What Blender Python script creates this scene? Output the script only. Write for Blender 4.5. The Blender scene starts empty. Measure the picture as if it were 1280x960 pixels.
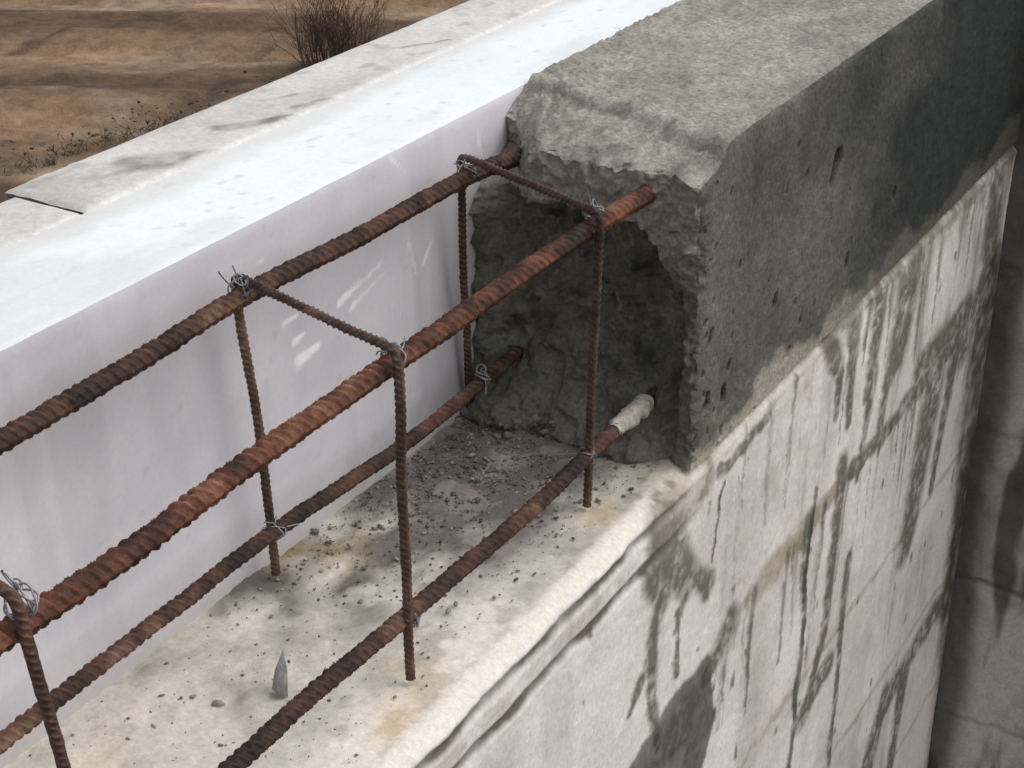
import bpy, math, numpy as np
from mathutils import Matrix, Vector
rng=np.random.default_rng(7)
sc=bpy.context.scene
# ------------------------------------------------------------------ survey (camera solved from the photo)
M=np.array([[0.85556,0.51765,-0.00817],[0.23425,-0.40114,-0.88556],[-0.46168,0.75573,-0.46446]])
FPX=2013.8; CAM=np.array([0.5535,-0.6252,0.3762])
def bp(px,py,ax,val):
    r=M.T@np.array([(px-640)/FPX,(py-480)/FPX,1.]);t=(val-CAM[ax])/r[ax]
    return CAM+t*r
cam=bpy.data.cameras.new("camera"); co=bpy.data.objects.new("camera",cam); sc.collection.objects.link(co)
mw=Matrix.Identity(4)
for i in range(3):
    mw[i][0]=M[0][i]; mw[i][1]=-M[1][i]; mw[i][2]=-M[2][i]; mw[i][3]=CAM[i]
co.matrix_world=mw
cam.sensor_width=36; cam.lens=36*FPX/1280; cam.clip_start=0.01; cam.clip_end=3000
sc.camera=co
# ------------------------------------------------------------------ noise
def _h(ix,iy,iz,seed):
    n=(ix*374761393+iy*668265263+iz*2147483647//7+seed*974634777)&0xffffffff
    n=((n^(n>>13))*1274126177)&0xffffffff
    n=((n^(n>>16))*2246822519)&0xffffffff
    n=n^(n>>15)
    return (n&0xffffff)/float(0x7fffff)-1.0
def vnoise(P,seed=0):
    i=np.floor(P).astype(np.int64); f=P-i; u=f*f*(3-2*f)
    out=0
    for a in (0,1):
        wa=u[...,0] if a else 1-u[...,0]
        for b in (0,1):
            wb=u[...,1] if b else 1-u[...,1]
            for c in (0,1):
                wc=u[...,2] if c else 1-u[...,2]
                out=out+wa*wb*wc*_h(i[...,0]+a,i[...,1]+b,i[...,2]+c,seed)
    return out
def fbm(P,scale,octv=4,seed=0,gain=.5):
    P=np.asarray(P)*np.asarray(scale); a=1.;s=0;t=0
    for o in range(octv):
        s=s+a*vnoise(P*(2.03**o)+17.3*o,seed+o); t+=a; a*=gain
    return s/t*1.6
def ss(a,b,x):
    t=np.clip((x-a)/(b-a),0,1); return t*t*(3-2*t)
def lerp(a,b,t):
    a=np.asarray(a,float); b=np.asarray(b,float)
    return a*(1-t[...,None])+b*t[...,None]
def seg(Y,Z,a,b,w0,w1,soft=.4):
    ax,ay=a; bx,by=b; dx,dy=bx-ax,by-ay
    t=np.clip(((Y-ax)*dx+(Z-ay)*dy)/(dx*dx+dy*dy+1e-12),0,1)
    d=np.hypot(Y-ax-t*dx,Z-ay-t*dy); w=w0+(w1-w0)*t
    return 1-ss(1-soft,1+soft,d/w)
def axis(*parts):
    out=[parts[0][0]]
    for a,b,s in parts:
        n=max(1,int(round((b-a)/s))); out+=list(np.linspace(a,b,n+1)[1:])
    return np.array(out)
# ------------------------------------------------------------------ mesh helpers
def link(ob,parent=None):
    sc.collection.objects.link(ob)
    if parent: ob.parent=parent
    return ob
def empty(name):
    e=bpy.data.objects.new(name,None); e.empty_display_size=.1; sc.collection.objects.link(e); return e
def mesh_np(name,V,F,mat,col=None,parent=None,smooth=True):
    V=np.asarray(V,np.float32).reshape(-1,3); F=np.asarray(F,np.int32)
    k=F.shape[1]; me=bpy.data.meshes.new(name)
    me.vertices.add(len(V)); me.vertices.foreach_set("co",V.ravel())
    me.loops.add(F.size); me.loops.foreach_set("vertex_index",F.ravel())
    me.polygons.add(len(F)); me.polygons.foreach_set("loop_start",np.arange(0,F.size,k,dtype=np.int32))
    me.update(calc_edges=True)
    if smooth: me.polygons.foreach_set("use_smooth",np.ones(len(F),bool))
    if col is not None:
        c=np.ones((len(V),4),np.float32); c[:,:3]=np.clip(col.reshape(-1,3),0,1)
        at=me.color_attributes.new("Col",'FLOAT_COLOR','POINT'); at.data.foreach_set("color",c.ravel())
    me.materials.append(mat); me.validate()
    return link(bpy.data.objects.new(name,me),parent)
def grid(name,P,mat,col=None,parent=None,flip=False,smooth=True):
    n,m=P.shape[:2]; I=np.arange(n*m).reshape(n,m)
    F=np.stack([I[:-1,:-1],I[1:,:-1],I[1:,1:],I[:-1,1:]],-1).reshape(-1,4)
    if flip: F=F[:,::-1]
    return mesh_np(name,P,F,mat,col,parent,smooth)
# ------------------------------------------------------------------ materials
def surf(name,rough=.9,grain=120,gamt=.25,bump=.3,bdist=.001,bscale=400,color=None,spec=.3):
    m=bpy.data.materials.new(name); m.use_nodes=True; nt=m.node_tree; N=nt.nodes; Lk=nt.links
    b=N["Principled BSDF"]; b.inputs["Roughness"].default_value=rough; b.inputs["Specular IOR Level"].default_value=spec
    tc=N.new("ShaderNodeTexCoord")
    n1=N.new("ShaderNodeTexNoise"); n1.inputs["Scale"].default_value=grain; n1.inputs["Detail"].default_value=7; n1.inputs["Roughness"].default_value=.72
    Lk.new(tc.outputs["Object"],n1.inputs["Vector"])
    mr=N.new("ShaderNodeMapRange"); mr.inputs[1].default_value=.3; mr.inputs[2].default_value=.7
    mr.inputs[3].default_value=1-gamt; mr.inputs[4].default_value=1+gamt
    Lk.new(n1.outputs["Fac"],mr.inputs[0])
    if color is None:
        at=N.new("ShaderNodeAttribute"); at.attribute_name="Col"; src=at.outputs["Color"]
    else:
        rg=N.new("ShaderNodeRGB"); rg.outputs[0].default_value=(*color,1); src=rg.outputs[0]
    mx=N.new("ShaderNodeVectorMath"); mx.operation='MULTIPLY'
    Lk.new(src,mx.inputs[0]); Lk.new(mr.outputs[0],mx.inputs[1])
    Lk.new(mx.outputs[0],b.inputs["Base Color"])
    n2=N.new("ShaderNodeTexNoise"); n2.inputs["Scale"].default_value=bscale; n2.inputs["Detail"].default_value=6; n2.inputs["Roughness"].default_value=.7
    Lk.new(tc.outputs["Object"],n2.inputs["Vector"])
    bu=N.new("ShaderNodeBump"); bu.inputs["Strength"].default_value=bump; bu.inputs["Distance"].default_value=bdist
    Lk.new(n2.outputs["Fac"],bu.inputs["Height"]); Lk.new(bu.outputs[0],b.inputs["Normal"])
    return m
def rustmat(name,stops,scale=90):
    m=bpy.data.materials.new(name); m.use_nodes=True; nt=m.node_tree; N=nt.nodes; Lk=nt.links
    b=N["Principled BSDF"]; b.inputs["Roughness"].default_value=.72; b.inputs["Specular IOR Level"].default_value=.4
    tc=N.new("ShaderNodeTexCoord")
    a=N.new("ShaderNodeTexNoise"); a.inputs["Scale"].default_value=scale; a.inputs["Detail"].default_value=8; a.inputs["Roughness"].default_value=.72
    c=N.new("ShaderNodeTexNoise"); c.inputs["Scale"].default_value=22; c.inputs["Detail"].default_value=4
    Lk.new(tc.outputs["Object"],a.inputs["Vector"]); Lk.new(tc.outputs["Object"],c.inputs["Vector"])
    ad=N.new("ShaderNodeMath"); ad.operation='ADD'; Lk.new(a.outputs["Fac"],ad.inputs[0]); Lk.new(c.outputs["Fac"],ad.inputs[1])
    ml=N.new("ShaderNodeMath"); ml.operation='MULTIPLY'; ml.inputs[1].default_value=.5; Lk.new(ad.outputs[0],ml.inputs[0])
    r=N.new("ShaderNodeValToRGB"); e=r.color_ramp.elements
    while len(e)<len(stops): e.new(.5)
    for k,(p,cc) in enumerate(stops): e[k].position=p; e[k].color=(*cc,1)
    Lk.new(ml.outputs[0],r.inputs[0])
    at=N.new("ShaderNodeAttribute"); at.attribute_name="Col"
    vm=N.new("ShaderNodeVectorMath"); vm.operation='MULTIPLY'; Lk.new(r.outputs[0],vm.inputs[0]); Lk.new(at.outputs["Color"],vm.inputs[1])
    Lk.new(vm.outputs[0],b.inputs["Base Color"])
    bu=N.new("ShaderNodeBump"); bu.inputs["Strength"].default_value=.7; bu.inputs["Distance"].default_value=.0008
    n2=N.new("ShaderNodeTexNoise"); n2.inputs["Scale"].default_value=700; n2.inputs["Detail"].default_value=4
    Lk.new(tc.outputs["Object"],n2.inputs["Vector"]); Lk.new(n2.outputs["Fac"],bu.inputs["Height"]); Lk.new(bu.outputs[0],b.inputs["Normal"])
    return m
m_conc=surf("raw_concrete",.9,300,.42,.8,.0016,520)
m_floor=surf("dusty_block",.95,280,.18,.45,.0008,650)
m_white=surf("white_foam",.85,300,.05,.25,.0006,700)
m_block=surf("outer_block",.95,190,.16,.5,.001,500)
m_ground=surf("soil",1,5,.4,.8,.06,11)
m_rust=rustmat("rust_bright",[(.36,(.030,.015,.012)),(.46,(.105,.039,.022)),(.54,(.20,.075,.040)),(.66,(.35,.185,.12))])
m_rust2=rustmat("rust_dark",[(.36,(.020,.012,.010)),(.47,(.062,.031,.021)),(.57,(.13,.060,.037)),(.70,(.27,.17,.115))])
m_rust3=rustmat("rust_stirrup",[(.36,(.025,.018,.015)),(.47,(.075,.042,.030)),(.57,(.14,.075,.050)),(.7,(.28,.20,.155))],160)
m_wire=surf("tie_wire_steel",.5,300,.4,.2,.0003,900,(.24,.24,.25),.6)
m_wire.node_tree.nodes["Principled BSDF"].inputs["Metallic"].default_value=.4
m_sleeve=surf("mortar_crust",.9,300,.4,.6,.001,600,(.42,.385,.33))
m_rub=surf("rubble",.95,200,.35,.5,.001,500)
m_twig=surf("twig",.95,40,.4,.2,.001,200,(.075,.050,.038))
m_weed=surf("weed",1,10,.5,.1,.001,100,(.10,.075,.05))
# ------------------------------------------------------------------ ring beam (cast concrete)
BX0,BX1,BZ0,BZ1,Y0=-.029,.155,-.204,.030,.27
def beamfield(P):
    x,y,z=P[...,0],P[...,1],P[...,2]
    xx=(x-BX0)/(BX1-BX0); zz=(z-BZ0)/(BZ1-BZ0)
    n1=fbm(P,(26,20,26),4,1); n2=fbm(P,(75,60,75),4,5); n3=fbm(P,(210,)*3,3,9)
    dyd=y-Y0; e=np.exp(-dyd/.04)
    thr=.80-.24*ss(.70,.90,xx)+.06*n1
    rec=(1-ss(.90,.955,xx+.02*n1))*(1-ss(thr-.05,thr+.04,zz))*(.25+.75*ss(.05,.35,zz))*(.35+.65*ss(0,.2,xx))
    dy=e*(.028*rec+.012*n1*(.4+.6*rec)+.008*n2*(.5+rec)+.003*n3 -.018*(1-ss(0,.16,zz+.05*n1))*(1-ss(.75,.95,xx)))
    shift=np.exp(-dyd/.16)*.058*(1-ss(0,.30,xx))
    dy+=shift*ss(.70,.92,zz)
    ts=ss(.55,1,zz)
    wob=.004*fbm(P*np.array([1,0,0]),(30,1,1),3,12)
    lin=y+shift+wob+.055*(xx-.5)
    step=(1-ss(.316,.330,lin))
    dz=ts*(-.0055*step-.012*np.exp(-dyd/.014)*(1+.6*n1)-.006*(1-ss(0,.05,dyd))+.0008*n2+.0010*n3+.0012*step*n2)
    dz+=ts*.0012*np.exp(-((lin-.332)/.006)**2)
    rx=ss(.8,1,xx)
    dx=rx*(.0006*n2+.0004*n3-.004*np.exp(-dyd/.006)*(1+n2))
    d=(1-xx)*(BX1-BX0)+(1-zz)*(BZ1-BZ0)
    wc=np.exp(-d/.004)*(1+.9*n2+.6*n3); dx-=.0026*wc; dz-=.0026*wc
    return np.stack([dx,dy,dz],-1),n1,n2,n3,step,rec,xx,zz,lin
beam=empty("concrete_ring_beam")
ya=axis((Y0,.36,.0011),(.36,.8,.0018),(.8,1.2,.004),(1.2,3.2,.08))
xa=axis((BX0,BX1,.0012)); za=axis((BZ0,BZ1,.0012))
X,Y=np.meshgrid(xa,ya,indexing='ij'); P=np.stack([X,Y,np.full_like(X,BZ1)],-1)
D,n1,n2,n3,step,rec,xx,zz,lin=beamfield(P)
c=lerp((.39,.36,.305),(.26,.24,.20),np.clip(.42+.6*n1+.35*n2,0,1))
c=lerp(c,(.25,.23,.19),.5*step*np.clip(.6+n2,0,1)); c=c*(1+.22*n3)[...,None]
c=lerp(c,(.11,.10,.085),.65*np.exp(-((lin-.322)/.0035)**2)*np.clip(.6+n1,0,1))
c=lerp(c,(.12,.11,.095),.45*ss(.55,.9,n2-.4*n1)*(1-ss(.33,.45,lin)))
c=lerp(c,(.20,.185,.16),.6*ss(.9,1,xx+.05*n2))
grid("top_face",P+D,m_conc,c,beam)
Y,Z=np.meshgrid(ya,za,indexing='ij'); P=np.stack([np.full_like(Y,BX1),Y,Z],-1)
D,n1,n2,n3,step,rec,xx,zz,lin=beamfield(P)
cl=fbm(P,(9,6,9),4,31); cl2=fbm(P,(22,12,22),4,37)
c=lerp((.135,.130,.108),(.027,.032,.030),np.clip(ss(.26,.85,Y+.12*cl+.45*(Z+.08))+.26*cl+.20*cl2,0,1))  # cloudy damp tone; shade towards the far upper end is also put into the colour
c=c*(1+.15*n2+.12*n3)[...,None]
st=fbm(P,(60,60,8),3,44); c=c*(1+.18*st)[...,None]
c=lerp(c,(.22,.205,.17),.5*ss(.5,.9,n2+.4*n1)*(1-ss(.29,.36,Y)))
hole=np.zeros_like(Y)
a=bp(1048,200,0,BX1);b=bp(1041,226,0,BX1); hole=np.maximum(hole,seg(Y,Z,a[1:],b[1:],.0085,.005))
hs=[(1058,325,.0040),(968,375,.0035),(985,440,.003),(905,490,.0042),(912,455,.0025),(1118,240,.003),(940,520,.0035),(925,330,.0018),(890,420,.0035),(878,300,.004),(1000,400,.002),(885,500,.004),(900,540,.003)]
for k in range(44):
    hs.append((rng.uniform(864,920) if k%2 else rng.uniform(880,1200),rng.uniform(180,560),rng.uniform(.0006,.0016)))
for h in hs:
    q=bp(h[0],h[1],0,BX1)
    hole=np.maximum(hole,seg(Y+.0008*n3,Z,(q[1],q[2]-h[2]),(q[1]+.001,q[2]+h[2]*.8),h[2],h[2]*.7))
D[...,0]-=.006*hole*(Y>.278)
c=lerp(c,(.015,.015,.014),.92*hole)
sl=(1-ss(-.190,-.172,Z+.016*n1+.008*n2))*(1-.8*ss(.40,.70,Y)); c=lerp(c,(.48,.43,.35),.75*sl)
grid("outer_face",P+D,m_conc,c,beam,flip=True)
X,Z=np.meshgrid(xa,za,indexing='ij'); P=np.stack([X,np.full_like(X,Y0),Z],-1)
D,n1,n2,n3,step,rec,xx,zz,lin=beamfield(P)
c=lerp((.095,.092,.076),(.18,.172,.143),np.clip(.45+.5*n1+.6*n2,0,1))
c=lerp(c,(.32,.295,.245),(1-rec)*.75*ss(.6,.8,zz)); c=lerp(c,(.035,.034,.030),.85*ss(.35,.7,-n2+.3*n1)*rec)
band=ss(.1,.6,fbm(P,(8,1,70),3,55)); c=lerp(c,(.21,.20,.165),.35*band*rec)
c=lerp(c,(.20,.19,.165),.6*(1-ss(.0,.13,zz)))
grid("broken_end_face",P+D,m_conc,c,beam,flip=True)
Y,Z=np.meshgrid(ya,za,indexing='ij'); P=np.stack([np.full_like(Y,BX0),Y,Z],-1)
D,n1,n2,n3,*_=beamfield(P)
c=lerp((.25,.23,.2),(.16,.15,.13),np.clip(.5+n2,0,1)); grid("inner_face",P+D,m_conc,c,beam)
# ------------------------------------------------------------------ block wall
wall=empty("aerated_block_wall")
prof=[(x,-.205) for x in axis((-.05,.138,.002))]
prof+=[(.141,-.2054),(.1440,-.2062),(.1465,-.2072),(.1485,-.2083),(.1505,-.2097),(.1520,-.2110),(.1533,-.2124),(.1542,-.2138),(.1548,-.2152)]
prof+=[(.155,z) for z in -axis((.2165,.26,.0012),(.26,1.0,.0024),(1.0,1.5,.005),(1.5,4.0,.1))]
prof=np.array(prof)
yw=axis((-1.6,-.35,.02),(-.35,1.078,.0022))
PX,YY=np.meshgrid(prof[:,0],yw,indexing='ij'); PZ=np.meshgrid(prof[:,1],yw,indexing='ij')[0]
P=np.stack([PX,YY,PZ],-1)
n1=fbm(P,(14,14,14),4,61); n2=fbm(P,(60,60,60),4,66); n3=fbm(P,(190,)*3,3,71)
isw=ss(.150,.1545,PX); isf=1-ss(.134,.142,PX)
base=lerp((.74,.685,.61),(.58,.53,.46),np.clip(.4+.8*n1+.3*n2,0,1))*(1+.05*n3)[...,None]
wallc=lerp((.80,.755,.715),(.66,.615,.575),np.clip(.35+.8*n1+.3*n2,0,1))*(1+.04*n3)[...,None]
c=lerp(base,wallc,isw)
nf=fbm(P,(30,22,1),4,77)
dist=ss(-.08,.12,YY+.10*nf-1.1*np.clip(PX-.05,0,1))
dirt=np.clip(dist*(1.05+.45*nf)*(1-.65*ss(.085,.115,PX+.015*nf)),0,1)*isf
c=lerp(c,(.115,.105,.09),.93*dirt)
sp=ss(.15,.5,fbm(P,(55,50,1),3,81))*isf*(.4+.6*ss(-.25,.1,YY)); c=lerp(c,(.33,.295,.25),.5*sp)
for (px,py,r) in [(505,862,.022),(425,665,.02),(350,690,.018),(500,905,.014),(735,640,.018),(90,960,.02),(430,700,.014)]:
    q=bp(px,py,2,-.205); d=np.hypot(PX-q[0],YY-q[1])
    c=lerp(c,(.55,.36,.14),.5*np.exp(-(d/r)**2)*isf*np.clip(.7+nf,0,1))
nw=fbm(P+5,(45,45,45),4,91); nv=fbm(P+9,(160,)*3,3,95)
WY=YY+.0045*n2+.006*n1+.0022*nv; WZ=PZ+.0045*nw
mort=np.zeros_like(YY); dark=np.zeros_like(YY); beige=np.zeros_like(YY)
def W(px,py):
    q=bp(px,py,0,.155); return (q[1],q[2])
def stroke(arr,pts,w,wend=None,soft=.5):
    wend=w if wend is None else wend
    ym=np.mean([W(*p)[0] for p in pts]); kf=1.35+1.15*float(ss(.40,.85,np.array(ym))); w*=kf; wend*=kf
    n=len(pts)-1
    for i in range(n):
        w0=w+(wend-w)*i/n; w1=w+(wend-w)*(i+1)/n
        np.maximum(arr,seg(WY,WZ,W(*pts[i]),W(*pts[i+1]),w0,w1,soft),out=arr)
BJ=-.386
np.maximum(mort,.95*seg(WY,WZ,(.62,BJ),(1.1,BJ),.011,.015),out=mort)
np.maximum(beige,seg(WY,WZ,(.41,BJ),(.66,BJ),.010,.012),out=beige)
np.maximum(beige,.6*seg(WY,WZ,(.2,-.212),(.6,-.207),.006,.010),out=beige)
np.maximum(mort,.85*seg(WY,WZ,(.55,-.205),(1.1,-.200),.012,.024),out=mort)
stroke(beige,[(940,745),(975,700),(1010,655)],.011)
stroke(mort,[(1150,262),(1138,350),(1122,440)],.017,.013)
stroke(mort,[(1105,310),(1098,400),(1085,490)],.013,.006)
stroke(mort,[(1070,390),(1060,530)],.008,.004)
stroke(mort,[(1035,420),(1050,470),(1045,520)],.008,.004)
stroke(mort,[(1092,470),(1070,600)],.006,.003)
stroke(mort,[(1168,480),(1150,580),(1132,680)],.015,.011)
stroke(mort,[(1192,450),(1163,610)],.008,.004)
stroke(mort,[(1245,235),(1237,330),(1205,430)],.013,.010)
stroke(mort,[(1150,455),(1210,385)],.007)
stroke(mort,[(1110,470),(1098,560)],.006,.003)
stroke(dark,[(1020,610),(1008,700),(1000,830),(985,960)],.0030,.0042)
stroke(mort,[(1052,585),(1040,700),(1030,790),(1002,900)],.008,.005)
stroke(mort,[(1010,650),(1003,760)],.007,.004)
stroke(dark,[(905,600),(893,700)],.0018)
stroke(mort,[(838,650),(840,690),(862,715),(888,728)],.018,.007)
stroke(mort,[(822,665),(815,740)],.014,.009)
stroke(mort,[(845,700),(858,745)],.014,.006)
stroke(mort,[(832,740),(815,790),(812,880),(822,930)],.010,.004)
stroke(mort,[(846,765),(845,845)],.003)
stroke(mort,[(862,720),(850,765)],.009,.004)
stroke(mort,[(800,850),(785,890)],.005,.003)
stroke(mort,[(912,785),(885,840)],.014,.008)
stroke(mort,[(1000,900),(1018,860),(1035,830)],.009)
stroke(mort,[(1078,970),(1100,890),(1140,815),(1185,735)],.008,.008)
stroke(mort,[(1130,840),(1112,960)],.009,.005)
stroke(mort,[(1105,870),(1088,960)],.007,.004)
stroke(mort,[(1060,700),(1050,800),(1035,960)],.005,.003)
stroke(dark,[(1225,420),(1211,540),(1197,700),(1184,850),(1170,970)],.016,.022)
stroke(dark,[(1243,330),(1228,450)],.011,.015)
stroke(mort,[(1213,560),(1180,760)],.011,.008)
stroke(mort,[(960,520),(930,560),(900,590)],.004)
for k in range(60):
    y=rng.uniform(.30,1.05); z0=BJ if rng.random()<.55 else -.215; ln=rng.uniform(.02,.13); w=rng.uniform(.001,.006)
    t=dark if rng.random()<.15 else mort
    np.maximum(t,rng.uniform(.3,.9)*seg(WY,WZ,(y,z0),(y+rng.normal(0,.004),z0-ln),w*(.6+y),w*.4,.6),out=t)
for k in range(110):
    y=rng.uniform(.1,1.05); z=rng.uniform(-.8,-.22); r=rng.uniform(.0008,.0035)
    np.maximum(mort,.8*seg(WY,WZ,(y,z),(y,z-r*2),r,r),out=mort)
for zj in (-.566,-.746,-.926,-1.106):
    np.maximum(beige,.6*seg(WY,WZ,(-1.6,zj),(1.1,zj),.004,.004),out=beige)
for i,zt in enumerate((-.21,-.386,-.566,-.746,-.926)):
    for y in np.arange(-1.4+.19*(i%2),1.05,.44):
        if i==0 and y>.6: continue
        np.maximum(beige,.30*seg(WY,WZ,(y,zt),(y,zt-.18),.0025,.0025),out=beige)
# dark wedge-shaped patch on the block face, straight-sided polygon
poly=[W(*p) for p in [(887,818),(894,900),(872,985),(770,985),(845,868)]]
sd=np.full_like(YY,-9.)
cx=np.mean([p[0] for p in poly]); cz=np.mean([p[1] for p in poly])
for i in range(len(poly)):
    a=np.array(poly[i]); b=np.array(poly[(i+1)%len(poly)]); n=np.array([-(b-a)[1],(b-a)[0]]); n/=np.linalg.norm(n)
    if (np.array([cx,cz])-a)@n>0: n=-n
    sd=np.maximum(sd,(YY+.006*n2+.003*nv-a[0])*n[0]+(PZ+.005*nw-a[1])*n[1])
wedge=1-ss(-.003,.003,sd)
run=ss(.15,.7,fbm(P,(48,48,6),4,97)+.5*n1)*ss(.38,.65,YY+.1*n1)*(.30+.70*ss(-.50,-.30,PZ+.06*n1))
run2=ss(.40,.85,fbm(P,(80,80,9),4,99)+.3*n1)*(ss(.25,.4,YY))
low=np.clip(isw+ss(.142,.150,PX),0,1)
mm=np.clip(.95+.45*n2+.4*nv,.35,1.05)
mort*=low*mm; dark*=low*np.clip(.9+.3*n2,.4,1); beige*=low*np.clip(.8+.5*n2,.3,1)
c=lerp(c,(.33,.30,.245),.6*run*isw); c=lerp(c,(.38,.35,.29),.4*run2*isw)
c=lerp(c,(.36,.295,.21),.9*beige); c=lerp(c,(.150,.135,.105),.95*np.clip(mort,0,1)); c=lerp(c,(.050,.050,.043),.9*dark)
c=lerp(c,lerp(np.full(c.shape,.055)*np.array([1,.95,.82]),(.12,.11,.09),np.clip(.2+n2+n3,0,1)),.93*wedge*isw*np.clip(.9+.3*n1,0,1))
g=np.zeros_like(YY); fade=(1-ss(.20,.31,YY+.03*n1))
for zg,w in ((-.2195,.0042),(-.2455,.0046)):
    gg=np.exp(-(np.abs(((PZ+.0014*n1+.0008*n2)-zg)/w))**3)
    g=np.maximum(g,gg*(PX>.14)*fade)
c=lerp(c,(.12,.10,.075),.95*np.clip(g*(1.15+.5*n1+.3*n2),0,1))
c=lerp(c,(.36,.31,.25),.5*np.exp(-((PZ+.232)/.008)**2)*(PX>.14)*np.clip(.4+n2,0,1))
damp=ss(.05,.6,fbm(P,(26,26,3),4,93)); c=c*(1-.12*damp*isw)[...,None]
for (px,py,r) in [(845,600,.03),(880,590,.025),(815,620,.02),(1050,380,.03)]:
    q=bp(px,py,2,-.21); d=np.hypot(PX*0.6-q[0]*.6,YY-q[1])+.6*np.abs(np.clip(-.215-PZ,0,1))
    c=lerp(c,(.50,.45,.37),.7*np.exp(-(d/r)**2)*np.clip(.6+1.2*n2,0,1))
    c=lerp(c,(.17,.15,.12),.8*np.exp(-(d/r)**2)*ss(.25,.55,n2-.3*n1))
D=np.zeros_like(P)
D[...,2]+=isf*(.0012*n1+.0008*n2+.0005*n3+.0024*dirt*np.clip(n2,0,1))
out=isw*(.0007*n1+.0004*n2+.0002*n3)+.0006*mort*(1+n2)+.0006*beige+.0005*dark-.0026*g
D[...,0]+=out*np.clip(low,0,1)
grid("channel_floor_and_face",P+D,m_floor,c,wall,flip=False)
def box(name,x0,x1,y0,y1,z0,z1,mat,parent,col):
    V=np.array([(x,y,z) for x in (x0,x1) for y in (y0,y1) for z in (z0,z1)],float)
    F=[(0,1,3,2),(4,6,7,5),(0,4,5,1),(2,3,7,6),(0,2,6,4),(1,5,7,3)]
    return mesh_np(name,V,F,mat,np.tile(np.array(col,float),(8,1)),parent,False)
box("core",-.19,.138,-1.59,3.2,-4.2,-.222,m_block,wall,(.5,.47,.42))
# return wall
xr=axis((.150,.75,.003),(.75,3,.05)); zr=-axis((-.030,1.3,.003),(1.3,4,.1))
X,Z=np.meshgrid(xr,zr,indexing='ij'); P=np.stack([X,np.full_like(X,1.08),Z],-1)
n1=fbm(P,(10,10,6),4,101); n2=fbm(P,(60,60,40),4,106)
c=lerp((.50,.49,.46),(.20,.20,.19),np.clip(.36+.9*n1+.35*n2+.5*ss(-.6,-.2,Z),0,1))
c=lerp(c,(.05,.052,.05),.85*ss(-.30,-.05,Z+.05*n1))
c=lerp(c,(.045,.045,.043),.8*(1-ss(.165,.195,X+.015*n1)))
j=np.zeros_like(X); zj2=(-.35,-.56,-.77,-.98,-1.19)
for i,zz_ in enumerate(zj2):
    j=np.maximum(j,(.35+.4*(i==2))*(1-ss(.002,.006,np.abs(Z-zz_+.004*n2))))
    for xv in np.arange(.30+.16*(i%2),3,.42):
        j=np.maximum(j,.35*(1-ss(.002,.006,np.abs(X-xv+.004*n2)))*((Z<zz_)&(Z>zz_-.21)))
c=lerp(c,(.08,.078,.07),.8*j)
dr=ss(.05,.5,fbm(P,(38,1,4),4,111)+.5*n1); c=lerp(c,(.055,.057,.053),.8*dr)
P[...,1]+=.002*j-.0015*n2
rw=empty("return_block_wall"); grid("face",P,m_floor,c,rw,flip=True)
box("core",.16,3,1.10,1.35,-4.2,.028,m_block,rw,(.3,.29,.27))
# ------------------------------------------------------------------ white slab
slab=empty("white_foam_formwork_board")
SX0,SX1,SZ=-.128,-.030,.0245
ys=axis((-1.6,-.4,.02),(-.4,.9,.0025),(.9,3.2,.05))
zs=axis((-.23,SZ,.0025)); Y,Z=np.meshgrid(ys,zs,indexing='ij'); P=np.stack([np.full_like(Y,SX1),Y,Z],-1)
n1=fbm(P,(8,8,8),4,121); n2=fbm(P,(50,50,50),4,126)
c=lerp((.68,.65,.69),(.55,.525,.565),np.clip(.45+.8*n1+.25*n2,0,1))
vs=ss(.0,.6,fbm(P,(30,30,3),4,129)); c=c*(1-.10*vs)[...,None]
def I(px,py):
    q=bp(px,py,0,SX1); return (q[1],q[2])
WYs=Y+.002*n2; WZs=Z+.002*fbm(P+3,(50,)*3,3,131)
sc_=np.zeros_like(Y)
for a,b,w in [((372,452),(398,432),.0045),((368,428),(380,418),.0025),((425,378),(475,330),.0024),((440,385),(478,345),.0018),((510,305),(522,345),.002),((540,300),(530,330),.0015),((597,165),(603,200),.0022),((290,335),(330,325),.0012),((355,405),(372,395),.002),((490,200),(505,215),.0013)]:
    np.maximum(sc_,seg(WYs,WZs,I(*a),I(*b),w,w*.6),out=sc_)
c=lerp(c,(.92,.91,.92),.9*sc_*np.clip(.8+n2,0,1))
dk=np.zeros_like(Y)
for a,b,w in [((575,240),(583,470),.006),((600,300),(608,480),.008),((520,330),(530,500),.004),((330,480),(338,640),.004)]:
    np.maximum(dk,seg(WYs,WZs,I(*a),I(*b),w,w),out=dk)
c=lerp(c,(.45,.44,.47),.30*dk)
gr=ss(.16,.27,Y+.03*n1)*(1-ss(-.12,.02,Z)); c=lerp(c,(.36,.34,.34),.55*gr)
c=lerp(c,(.50,.46,.40),.55*(1-ss(-.204,-.188,Z+.01*n2)))
pk=ss(.7,.95,fbm(P,(150,)*3,2,135)); c=lerp(c,(.40,.38,.38),.25*pk)
ed=np.exp(-(SZ-Z)/.003); P[...,0]-=.0012*ed*(1+.4*n2); P[...,0]+=.0003*n1
grid("inner_face",P,m_white,c,slab)
xs=axis((SX0,SX1,.0025)); X,Y=np.meshgrid(xs,ys,indexing='ij'); P=np.stack([X,Y,np.full_like(X,SZ)],-1)
n1=fbm(P,(10,6,10),4,141); n2=fbm(P,(60,)*3,4,146)
c=lerp((.82,.865,.87),(.72,.765,.775),np.clip(.35+.9*n1+.4*n2,0,1))
c=lerp(c,(.55,.55,.54),.5*ss(.65,1.0,fbm(P,(120,90,1),3,149)))
c=lerp(c,(.58,.58,.56),.35*ss(.25,.7,fbm(P,(22,9,1),4,152)))
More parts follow.
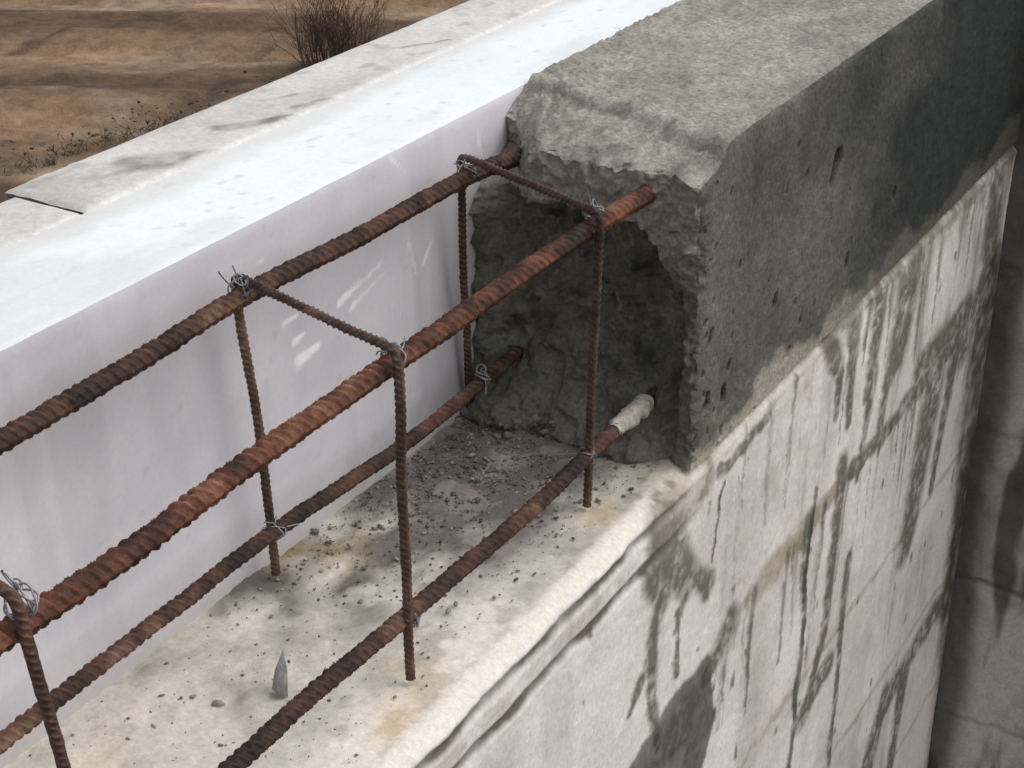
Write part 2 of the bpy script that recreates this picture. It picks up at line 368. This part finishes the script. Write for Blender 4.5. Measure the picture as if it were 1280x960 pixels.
ln=np.exp(-((X+.072+.0015*n1)/.0014)**2); c=lerp(c,(.52,.55,.56),.6*ln*np.clip(.5+n1,0,1))
oe=1-ss(.0,.022,X-SX0+.012*n1+.006*n2); c=lerp(c,(.66,.64,.60),.7*oe)
P[...,2]+=.0004*n1+.0002*n2-.0012*np.exp(-(SX1-X)/.003)*(1+.4*n2)
P[...,0]-=.0012*np.exp(-(SX1-X)/.0015)
grid("top_face",P,m_white,c,slab)
box("core",SX0,SX1-.004,-1.59,3.19,-.23,SZ-.004,m_white,slab,(.8,.8,.8))
# ------------------------------------------------------------------ outer blocks
def oblock(y0,y1,x0,x1,zt,seed,patches,fine):
    ob=empty("aerated_block")
    yb=axis((y0,y1,fine)); xb=axis((x0,x1,.0025))
    X,Y=np.meshgrid(xb,yb,indexing='ij'); P=np.stack([X,Y,np.full_like(X,zt)],-1)
    n1=fbm(P,(12,9,12),4,seed); n2=fbm(P,(60,)*3,4,seed+5)
    c=lerp((.66,.625,.585),(.50,.475,.435),np.clip(.35+.9*n1+.4*n2,0,1))
    for (pa,pb,w,cc) in patches:
        a=bp(*pa,2,zt);b=bp(*pb,2,zt)
        mk=seg(X+.006*n2+.004*n1,Y+.010*n1+.008*n2,a[:2],b[:2],w,w*.8)*np.clip(.8+.6*n2,.2,1)
        c=lerp(c,cc,.9*mk); P[...,2]+=.0006*mk
    c=lerp(c,(.33,.30,.26),.5*ss(.5,.9,fbm(P,(70,45,1),3,seed+9)))
    dE=np.minimum(X-x0,np.minimum(Y-y0,y1-Y)); P[...,2]+=.0005*n1+.0003*n2-.0022*np.exp(-dE/.002)*(1+.8*n2)
    P[...,2]-=.006*np.clip(1-(x1-X+.0006*n2)/.0062,0,1)**2
    c=lerp(c,(.70,.68,.64),.8*(1-ss(.003,.012,x1-X+.004*n2)))
    grid("top",P,m_block,c,ob)
    zz_=axis((zt-.25,zt-.003,.005))
    Y,Z=np.meshgrid(yb[::2],zz_,indexing='ij'); P=np.stack([np.full_like(Y,x0),Y,Z],-1); n1=fbm(P,(20,)*3,4,seed+20)
    P[...,0]+=.001*n1; grid("side",P,m_block,lerp((.6,.57,.53),(.48,.45,.41),np.clip(.5+n1,0,1)),ob)
    box("core",x0+.002,-.129,y0+.002,y1-.002,zt-.25,zt-.006,m_block,ob,(.5,.47,.43))
    return ob
G=(.27,.25,.22)
oblock(-1.6,.0065,-.186,-.1245,.0250,201,[((160,213),(190,205),.011,G)],.0025)
oblock(.0068,.6208,-.196,-.1245,.0262,231,[((165,205),(255,196),.015,G),((250,196),(290,188),.008,G),((280,160),(375,145),.007,(.20,.185,.17)),((380,133),(440,120),.006,(.20,.185,.165)),((500,60),(560,50),.003,G),((330,125),(370,118),.003,G)],.0025)
oblock(.6212,1.3,-.195,-.1245,.0260,261,[],.0025)
oblock(1.3005,3.2,-.195,-.1245,.0260,291,[],.02)
mesh_np("outer_wall_face",np.array([(-.197,-1.6,-.23),(-.197,3.2,-.23),(-.197,3.2,-4.2),(-.197,-1.6,-4.2)]),[(0,3,2,1)],m_block,np.tile([.5,.47,.43],(4,1)),wall,False)
# ------------------------------------------------------------------ bars
def catmull(pts,step):
    pts=np.array(pts,float); Q=np.vstack([2*pts[0]-pts[1],pts,2*pts[-1]-pts[-2]]); out=[]
    for i in range(1,len(Q)-2):
        n=max(2,int(np.linalg.norm(Q[i+1]-Q[i])/step)); t=np.linspace(0,1,n,endpoint=False)[:,None]
        p0,p1,p2,p3=Q[i-1],Q[i],Q[i+1],Q[i+2]
        out.append(.5*((2*p1)+(-p0+p2)*t+(2*p0-5*p1+4*p2-p3)*t**2+(-p0+3*p1-3*p2+p3)*t**3))
    out.append(pts[-1:]); return np.vstack(out)
def resample(P,step):
    d=np.r_[0,np.cumsum(np.linalg.norm(np.diff(P,axis=0),axis=1))]; n=max(3,int(d[-1]/step)); s=np.linspace(0,d[-1],n)
    return np.stack([np.interp(s,d,P[:,k]) for k in range(3)],1),s
def tube_data(path,R,seg_=24,s=None,caps=True):
    T=np.gradient(path,axis=0); T/=np.linalg.norm(T,axis=1)[:,None]+1e-12
    u=np.cross(T[0],[0.1,.2,1.]); u/=np.linalg.norm(u); U=[u]
    for i in range(1,len(T)):
        u=U[-1]-T[i]*np.dot(U[-1],T[i]); u/=np.linalg.norm(u); U.append(u)
    U=np.array(U); Vv=np.cross(T,U); th=np.linspace(0,2*np.pi,seg_,endpoint=False)
    R=R if np.ndim(R)==2 else np.broadcast_to(np.reshape(R,(-1,1)) if np.ndim(R)==1 else R,(len(path),seg_))
    V=path[:,None,:]+R[...,None]*(np.cos(th)[None,:,None]*U[:,None,:]+np.sin(th)[None,:,None]*Vv[:,None,:])
    n=len(path); I=np.arange(n*seg_).reshape(n,seg_); J=np.roll(I,-1,1)
    F=np.stack([I[:-1],J[:-1],J[1:],I[1:]],-1).reshape(-1,4)
    return V.reshape(-1,3),F
def rebar(name,pts,r,pitch,h,mat,parent,smoothpath=True,seed=0):
    P=catmull(pts,.004) if smoothpath else np.array(pts,float)
    P,s=resample(P,pitch/9)
    w=fbm(P,(9,)*3,3,seed+300)*.0009; P=P+np.stack([w,w*0,-w],-1)
    th=np.linspace(0,2*np.pi,24,endpoint=False)[None,:]; S=s[:,None]
    a=np.mod(th,np.pi)/np.pi
    side=(th>=np.pi)
    jit=fbm(P,(40,)*3,2,seed+310)[:,None]*.12
    ph=S/pitch+jit+np.where(side,-1,1)*(a-.5)*1.3+np.where(side,.5,0)
    fr=np.abs(ph-np.round(ph))*2
    rib=np.exp(-(fr/.30)**2)*np.sin(a*np.pi)**.5
    lon=np.exp(-(np.minimum(a,1-a)/.06)**2)*.6
    PP=np.stack([P[:,0][:,None]+0*th,P[:,1][:,None]+r*np.cos(th),P[:,2][:,None]+r*np.sin(th)],-1)
    rn=fbm(PP,(260,)*3,2,seed+320)*.09*r
    hv=np.maximum(rib,lon)
    R=r-.35*h+h*hv+rn
    V,F=tube_data(P,R,24)
    col=np.repeat((.55+.65*hv)[...,None],3,-1)
    pt=np.clip(fbm(PP,(60,)*3,3,seed+330),-1,1); col=col*(1+.40*pt)[...,None]
    return mesh_np(name,V,F,mat,np.clip(col,0,1.3)*1.0,parent)
cage=empty("rebar_cage")
xR=.1144
def bar(name,pix,xp,mat,r,pitch,h,seed,yend=None):
    pts=[bp(a,b,0,xp) for a,b in pix]
    d=pts[0]-pts[1]; d/=np.linalg.norm(d); first=pts[0]+d*((pts[0][1]+1.15)/abs(d[1]))
    mid=pts[0]+d*.25
    e=pts[-1]-pts[-2]; e/=np.linalg.norm(e); last=pts[-1]+e*.07
    return rebar(name,[first,mid]+pts+[last],r,pitch,h,mat,cage,True,seed)
bar("top_bar_inner",[(0,553),(150,462),(303,370),(450,294),(580,224),(642,198)],0,m_rust2,.0050,.0062,.0022,1)
bar("top_bar_outer",[(0,800),(160,690),(320,572),(492,455),(640,353),(742,284),(812,243)],xR,m_rust,.0053,.0064,.0022,2)
bar("bottom_bar_inner",[(0,930),(160,806),(340,668),(505,555),(590,490),(650,438)],0,m_rust2,.0045,.0060,.0018,3)
bar("bottom_bar_outer",[(300,952),(400,862),(510,768),(640,656),(735,568),(790,518)],xR,m_rust2,.0048,.0060,.0019,4)
def stirrup(name,lt,lf,rt,rf,seed):
    lt,lf,rt,rf=map(np.array,(lt,lf,rt,rf))
    tl=lt.copy(); tl[2]=max(lt[2],rt[2]*.5)+.0090; tr=rt.copy(); tr[2]=rt[2]+.0090
    raw=[lf,tl,tr,rf]
    P=[]
    for a,b in zip(raw[:-1],raw[1:]):
        n=int(np.linalg.norm(b-a)/.0015); P.append(a+(b-a)*np.linspace(0,1,n,endpoint=False)[:,None])
    P.append(np.array([rf])); P=np.vstack(P)
    k=9; pad=np.vstack([np.repeat(P[:1],k,0),P,np.repeat(P[-1:],k,0)])
    ker=np.hanning(2*k+1); ker/=ker.sum()
    P2=np.stack([np.convolve(pad[:,i],ker,'valid') for i in range(3)],1)
    P2=P2+np.stack([fbm(P2,(12,)*3,2,seed+400)*.0012,fbm(P2,(12,)*3,2,seed+410)*.0014,0*P2[:,0]],-1)
    return rebar(name,P2,.0026,.0042,.0009,m_rust3,cage,False,seed)
xl=-.009; xr_=xR+.009
stirrup("stirrup_1",bp(576,225,0,xl),bp(588,517,2,-.203),bp(750,283,0,xr_),bp(733,633,2,-.203),11)
stirrup("stirrup_2",bp(299,372,0,xl),bp(345,721,2,-.203),bp(495,455,0,xr_),bp(516,852,2,-.203),12)
t3=bp(26,772,0,xr_); f3=bp(86,985,0,xr_-.003); f3=t3+(f3-t3)*((t3[2]+.203)/(t3[2]-f3[2]))
stirrup("stirrup_3",(xl,t3[1]+.01,t3[2]),(xl+.01,t3[1]+.004,-.203),t3,f3,13)
stirrup("stirrup_4",(xl,t3[1]-.27,t3[2]),(xl+.01,t3[1]-.27,-.203),t3-np.array([0,.28,0]),f3-np.array([0,.28,0]),14)
stirrup("stirrup_5",(xl,t3[1]-.55,t3[2]),(xl+.01,t3[1]-.55,-.203),t3-np.array([0,.56,0]),f3-np.array([0,.56,0]),15)
# ------------------------------------------------------------------ tie wires
def tie(c,size,seed,up=1):
    r=np.random.default_rng(seed); c=np.array(c); VV=[];FF=[];off=0
    paths=[]
    for k in range(4):
        ax=np.array([.3*r.normal(),1 if k%2 else .5,.6*r.normal()]); ax/=np.linalg.norm(ax)
        u=np.cross(ax,[0,0,1.]);u/=np.linalg.norm(u);v=np.cross(ax,u); t=np.linspace(0,2*np.pi*1.15,40)
        rr=size*(.74+.10*np.sin(3*t+r.uniform(0,6)))
        paths.append(c+ (rr*np.cos(t))[:,None]*u+(rr*np.sin(t))[:,None]*v*1.05+ax*(t/9*size*.4)[:,None])
    for k in range(3):
        d=np.array([r.normal(0,.8),r.normal(0,.8),up*abs(r.normal(.8,.35))]); d/=np.linalg.norm(d); L=size*r.uniform(.8,1.6)
        t=np.linspace(0,1,16); bend=r.normal(0,.6,3)
        paths.append(c+(d*size*.5)+t[:,None]*d*L+(t**2)[:,None]*bend*L*.8)
    for k in range(1):
        t=np.linspace(.3,2*np.pi-.3,26); q=r.normal(0,1,3);q/=np.linalg.norm(q);u=np.cross(q,[1,0,.2]);u/=np.linalg.norm(u);v=np.cross(q,u)
        rr=size*r.uniform(.35,.55); cc=c+np.array([r.normal(0,.4)*size,r.normal(0,.4)*size,up*size*1.0])
        paths.append(cc+rr*np.cos(t)[:,None]*u+rr*np.sin(t)[:,None]*v)
    for p in paths:
        V,F=tube_data(p,.00048,6,caps=False); VV.append(V);FF.append(F+off);off+=len(V)
    mesh_np("tie_wire",np.vstack(VV),np.vstack(FF),m_wire,None,cage)
tie(bp(583,216,0,0),.0076,1); tie(bp(742,268,0,xR),.0080,2); tie(bp(300,362,0,0),.0078,3); tie(bp(491,446,0,xR),.0080,4)
tie(bp(24,752,0,xR),.0085,5); tie(bp(603,474,0,0),.0068,6); tie(bp(733,570,0,xR),.0074,7,.4); tie(bp(345,664,0,0),.0068,8,.4); tie(bp(513,772,0,xR),.0066,21,.5)
a=bp(766,539,0,xR); b=bp(806,503,0,xR); P_,s_=resample(np.array([a,b]),.001)
th=np.linspace(0,2*np.pi,20,endpoint=False)
PP=np.stack([P_[:,0][:,None]+.006*np.cos(th),P_[:,1][:,None]+0*th,P_[:,2][:,None]+.006*np.sin(th)],-1)
R_=.0066+.0020*fbm(PP,(160,)*3,3,500); R_*=ss(-.1,.35,(s_/s_[-1]))[:,None]*.35+.65
V,F=tube_data(P_,R_,20,caps=False); mesh_np("mortar_crust",V,F,m_sleeve,None,cage)
# ------------------------------------------------------------------ rubble
phi=(1+5**.5)/2
ico=np.array([(-1,phi,0),(1,phi,0),(-1,-phi,0),(1,-phi,0),(0,-1,phi),(0,1,phi),(0,-1,-phi),(0,1,-phi),(phi,0,-1),(phi,0,1),(-phi,0,-1),(-phi,0,1)],float)/1.9
icf=np.array([(0,11,5),(0,5,1),(0,1,7),(0,7,10),(0,10,11),(1,5,9),(5,11,4),(11,10,2),(10,7,6),(7,1,8),(3,9,4),(3,4,2),(3,2,6),(3,6,8),(3,8,9),(4,9,5),(2,4,11),(6,2,10),(8,6,7),(9,8,1)])
def bits(name,items,mat):
    VV=[];FF=[];CC=[];o=0
    for (p,r,cl) in items:
        q=ico*(1+rng.normal(0,.28,(12,1)))*rng.uniform(.55,1.35,(1,3)); A=np.linalg.qr(rng.normal(0,1,(3,3)))[0]
        q=(q@A)*np.array([1,1,.65])*r+np.array(p); VV.append(q);FF.append(icf+o);o+=12;CC.append(np.tile(cl,(12,1)))
    mesh_np(name,np.vstack(VV),np.vstack(FF),mat,np.vstack(CC).astype(float),None,False)
it=[]
cols=[(.15,.137,.118),(.19,.173,.15),(.11,.10,.087),(.30,.275,.24)]
for k in range(4200):
    near=k<3500
    y=.27-abs(rng.normal(0,.11)) if near else rng.uniform(-.3,.27)
    x=-.028+abs(rng.normal(0,.065)) if near else rng.uniform(-.025,.13)
    if x>.135 or y<-.6: continue
    r=min(.0003+rng.exponential(.00036),.0026) if near else min(.0003+rng.exponential(.0003),.0015)
    it.append(((x,y,-.2045+r*.3),r,cols[rng.integers(4)]))
for k in range(130):
    r=rng.uniform(.0015,.0042); it.append(((rng.uniform(-.026,.05),.285-abs(rng.normal(0,.018)),-.204+abs(rng.normal(0,.008))),r,cols[rng.integers(3)]))
for px,py,r in [(272,880,.0028),(264,770,.0018),(325,737,.0018),(570,757,.0026),(622,588,.0028),(590,600,.002),(620,455,.002),(560,765,.0020),(590,570,.0022)]:
    q=bp(px,py,2,-.204); it.append((tuple(q+np.array([0,0,r*.4])),r,(.30,.28,.25)))
bits("concrete_rubble",it,m_rub)
q=bp(352,868,2,-.204)
fl=ico.copy(); fl=fl*np.array([.0050,.0065,.015])*(1+rng.normal(0,.28,(12,1))); fl[:,2]+=fl[:,1]*.5; fl=fl+q+np.array([0,0,.009])
mesh_np("concrete_shard",fl,icf,m_rub,np.tile([.34,.33,.315],(12,1)),None,False)
# ------------------------------------------------------------------ ground
GZ=-4.0
gx=axis((-900,-60,60),(-60,-22,1.5),(-22,2,.07),(2,20,1.5),(20,900,60)); gy=axis((-900,-20,60),(-20,2,1.5),(2,22,.07),(22,80,2),(80,900,60))
X,Y=np.meshgrid(gx,gy,indexing='ij'); P=np.stack([X,Y,np.full_like(X,GZ)],-1)
ua=.90*X+.43*Y; va=-.43*X+.90*Y
Q=np.stack([ua*.14,va*1.0,0*X],-1); t1=fbm(Q,(1.,1.,1),5,601); Q2=np.stack([ua*.4,va*3.2,0*X],-1); t2=fbm(Q2,1.,4,611); t3_=fbm(P,(.9,.9,1),5,621); t4=fbm(P,(4.5,4.5,1),3,631)
c=lerp((.27,.170,.100),(.110,.068,.042),np.clip(.45+.9*t1+.45*t2+.2*t4,0,1)); c=lerp(c,(.38,.28,.195),.75*ss(.1,.5,-t1*.3+t2*.5-.4*t3_)); c=c*(1+.25*t3_+.18*t4)[...,None]
def gp(px,py): return bp(px,py,2,GZ)[:2]
wd=np.zeros_like(X)
for a,b,w in [((-40,215),(190,150),.24),((190,150),(400,80),.22),((-40,180),(140,165),.10),((0,18),(170,8),.15),((470,55),(600,25),.12),((0,60),(250,20),.06),((120,110),(330,60),.06),((0,110),(150,88),.05)]:
    np.maximum(wd,seg(X+.3*t3_+.1*t4,Y+.2*t2,gp(*a),gp(*b),w,w,.7),out=wd)
c=lerp(c,(.065,.050,.036),.75*wd*np.clip(.8+.8*t3_+.3*t4,0,1))
P[...,2]+=.06*t1+.035*t2+.03*t3_+.012*t4-.05*ss(.2,.7,np.abs(t1))
grid("ground",P,m_ground,c,None)
VV=[];FF=[];o=0
for k in range(600):
    t=rng.random(); px=-20+t*430; py=210-(px/400)*122-abs(rng.normal(0,10))+10
    g_=bp(px,py,2,GZ); h=rng.uniform(.0,.035); w=rng.uniform(.003,.010); a=rng.uniform(0,6.28); l=rng.normal(0,.06,2)
    b=np.array([g_[0],g_[1],GZ-.05]); dx=np.array([math.cos(a)*w,math.sin(a)*w,0])
    VV+= [b-dx,b+dx,b+np.array([l[0],l[1],h+.05])]; FF.append((o,o+1,o+2)); o+=3
mesh_np("dry_weeds",np.array(VV),np.array(FF),m_weed,None,None,False)
gc=[]
for k in range(170):
    px=rng.uniform(-10,400); py=210-(px/400)*122-abs(rng.normal(0,20))+8; g_=bp(px,py,2,GZ); r=rng.uniform(.005,.020); v=rng.uniform(.05,.15)
    gc.append((tuple(g_+np.array([0,0,r*.1])),r,(v,v*.78,v*.55)))
bits("ground_clods",gc,m_rub)
bb=bp(420,86,2,GZ); VV=[];FF=[];o=0
def twig(p,d,L,r,depth):
    global o
    n=5; pts=[p]; dd=d.copy()
    for i in range(n):
        dd=dd+rng.normal(0,.13,3)+np.array([0,0,.05]); dd/=np.linalg.norm(dd); pts.append(pts[-1]+dd*L/n)
    pts=np.array(pts); V,F=tube_data(pts,np.linspace(r,r*.35,n+1),4,caps=False); VV.append(V);FF.append(F+o);o+=len(V)
    if depth>0:
        for k in range(rng.integers(3,6)):
            i=rng.integers(1,n+1); e=dd+rng.normal(0,.42,3); e/=np.linalg.norm(e); twig(pts[i],e,L*rng.uniform(.4,.7),r*.55,depth-1)
for k in range(90):
    a=rng.uniform(0,6.28); s=rng.uniform(.02,.35); d=np.array([math.cos(a)*s,math.sin(a)*s,1.]); d/=np.linalg.norm(d)
    twig(np.array([bb[0]+math.cos(a)*.9*s,bb[1]+math.sin(a)*.9*s,GZ-.03]),d,rng.uniform(.3,.6),.0045,2)
mesh_np("bare_shrub",np.vstack(VV),np.vstack(FF),m_twig,None,None)
# ------------------------------------------------------------------ light
w=bpy.data.worlds.new("World"); sc.world=w; w.use_nodes=True; nt=w.node_tree; bg=nt.nodes["Background"]
sky=nt.nodes.new("ShaderNodeTexSky"); sky.sky_type='NISHITA'; sky.sun_disc=False
EL=math.radians(55); AZ=math.radians(62)
sky.sun_elevation=EL; sky.sun_rotation=AZ; sky.air_density=1.3; sky.dust_density=3
hs_=nt.nodes.new("ShaderNodeHueSaturation"); hs_.inputs["Saturation"].default_value=.4
nt.links.new(sky.outputs[0],hs_.inputs["Color"]); nt.links.new(hs_.outputs[0],bg.inputs["Color"]); bg.inputs["Strength"].default_value=.15
sl_=bpy.data.lights.new("sun",'SUN'); sl_.energy=1.25; sl_.angle=math.radians(60); sl_.color=(1,.98,.94)
so=bpy.data.objects.new("sun",sl_); sc.collection.objects.link(so)
dv=Vector((math.sin(AZ)*math.cos(EL),math.cos(AZ)*math.cos(EL),math.sin(EL)))
so.rotation_euler=dv.to_track_quat('Z','Y').to_euler()
sc.view_settings.view_transform='Standard'; sc.view_settings.look='None'; sc.view_settings.exposure=0
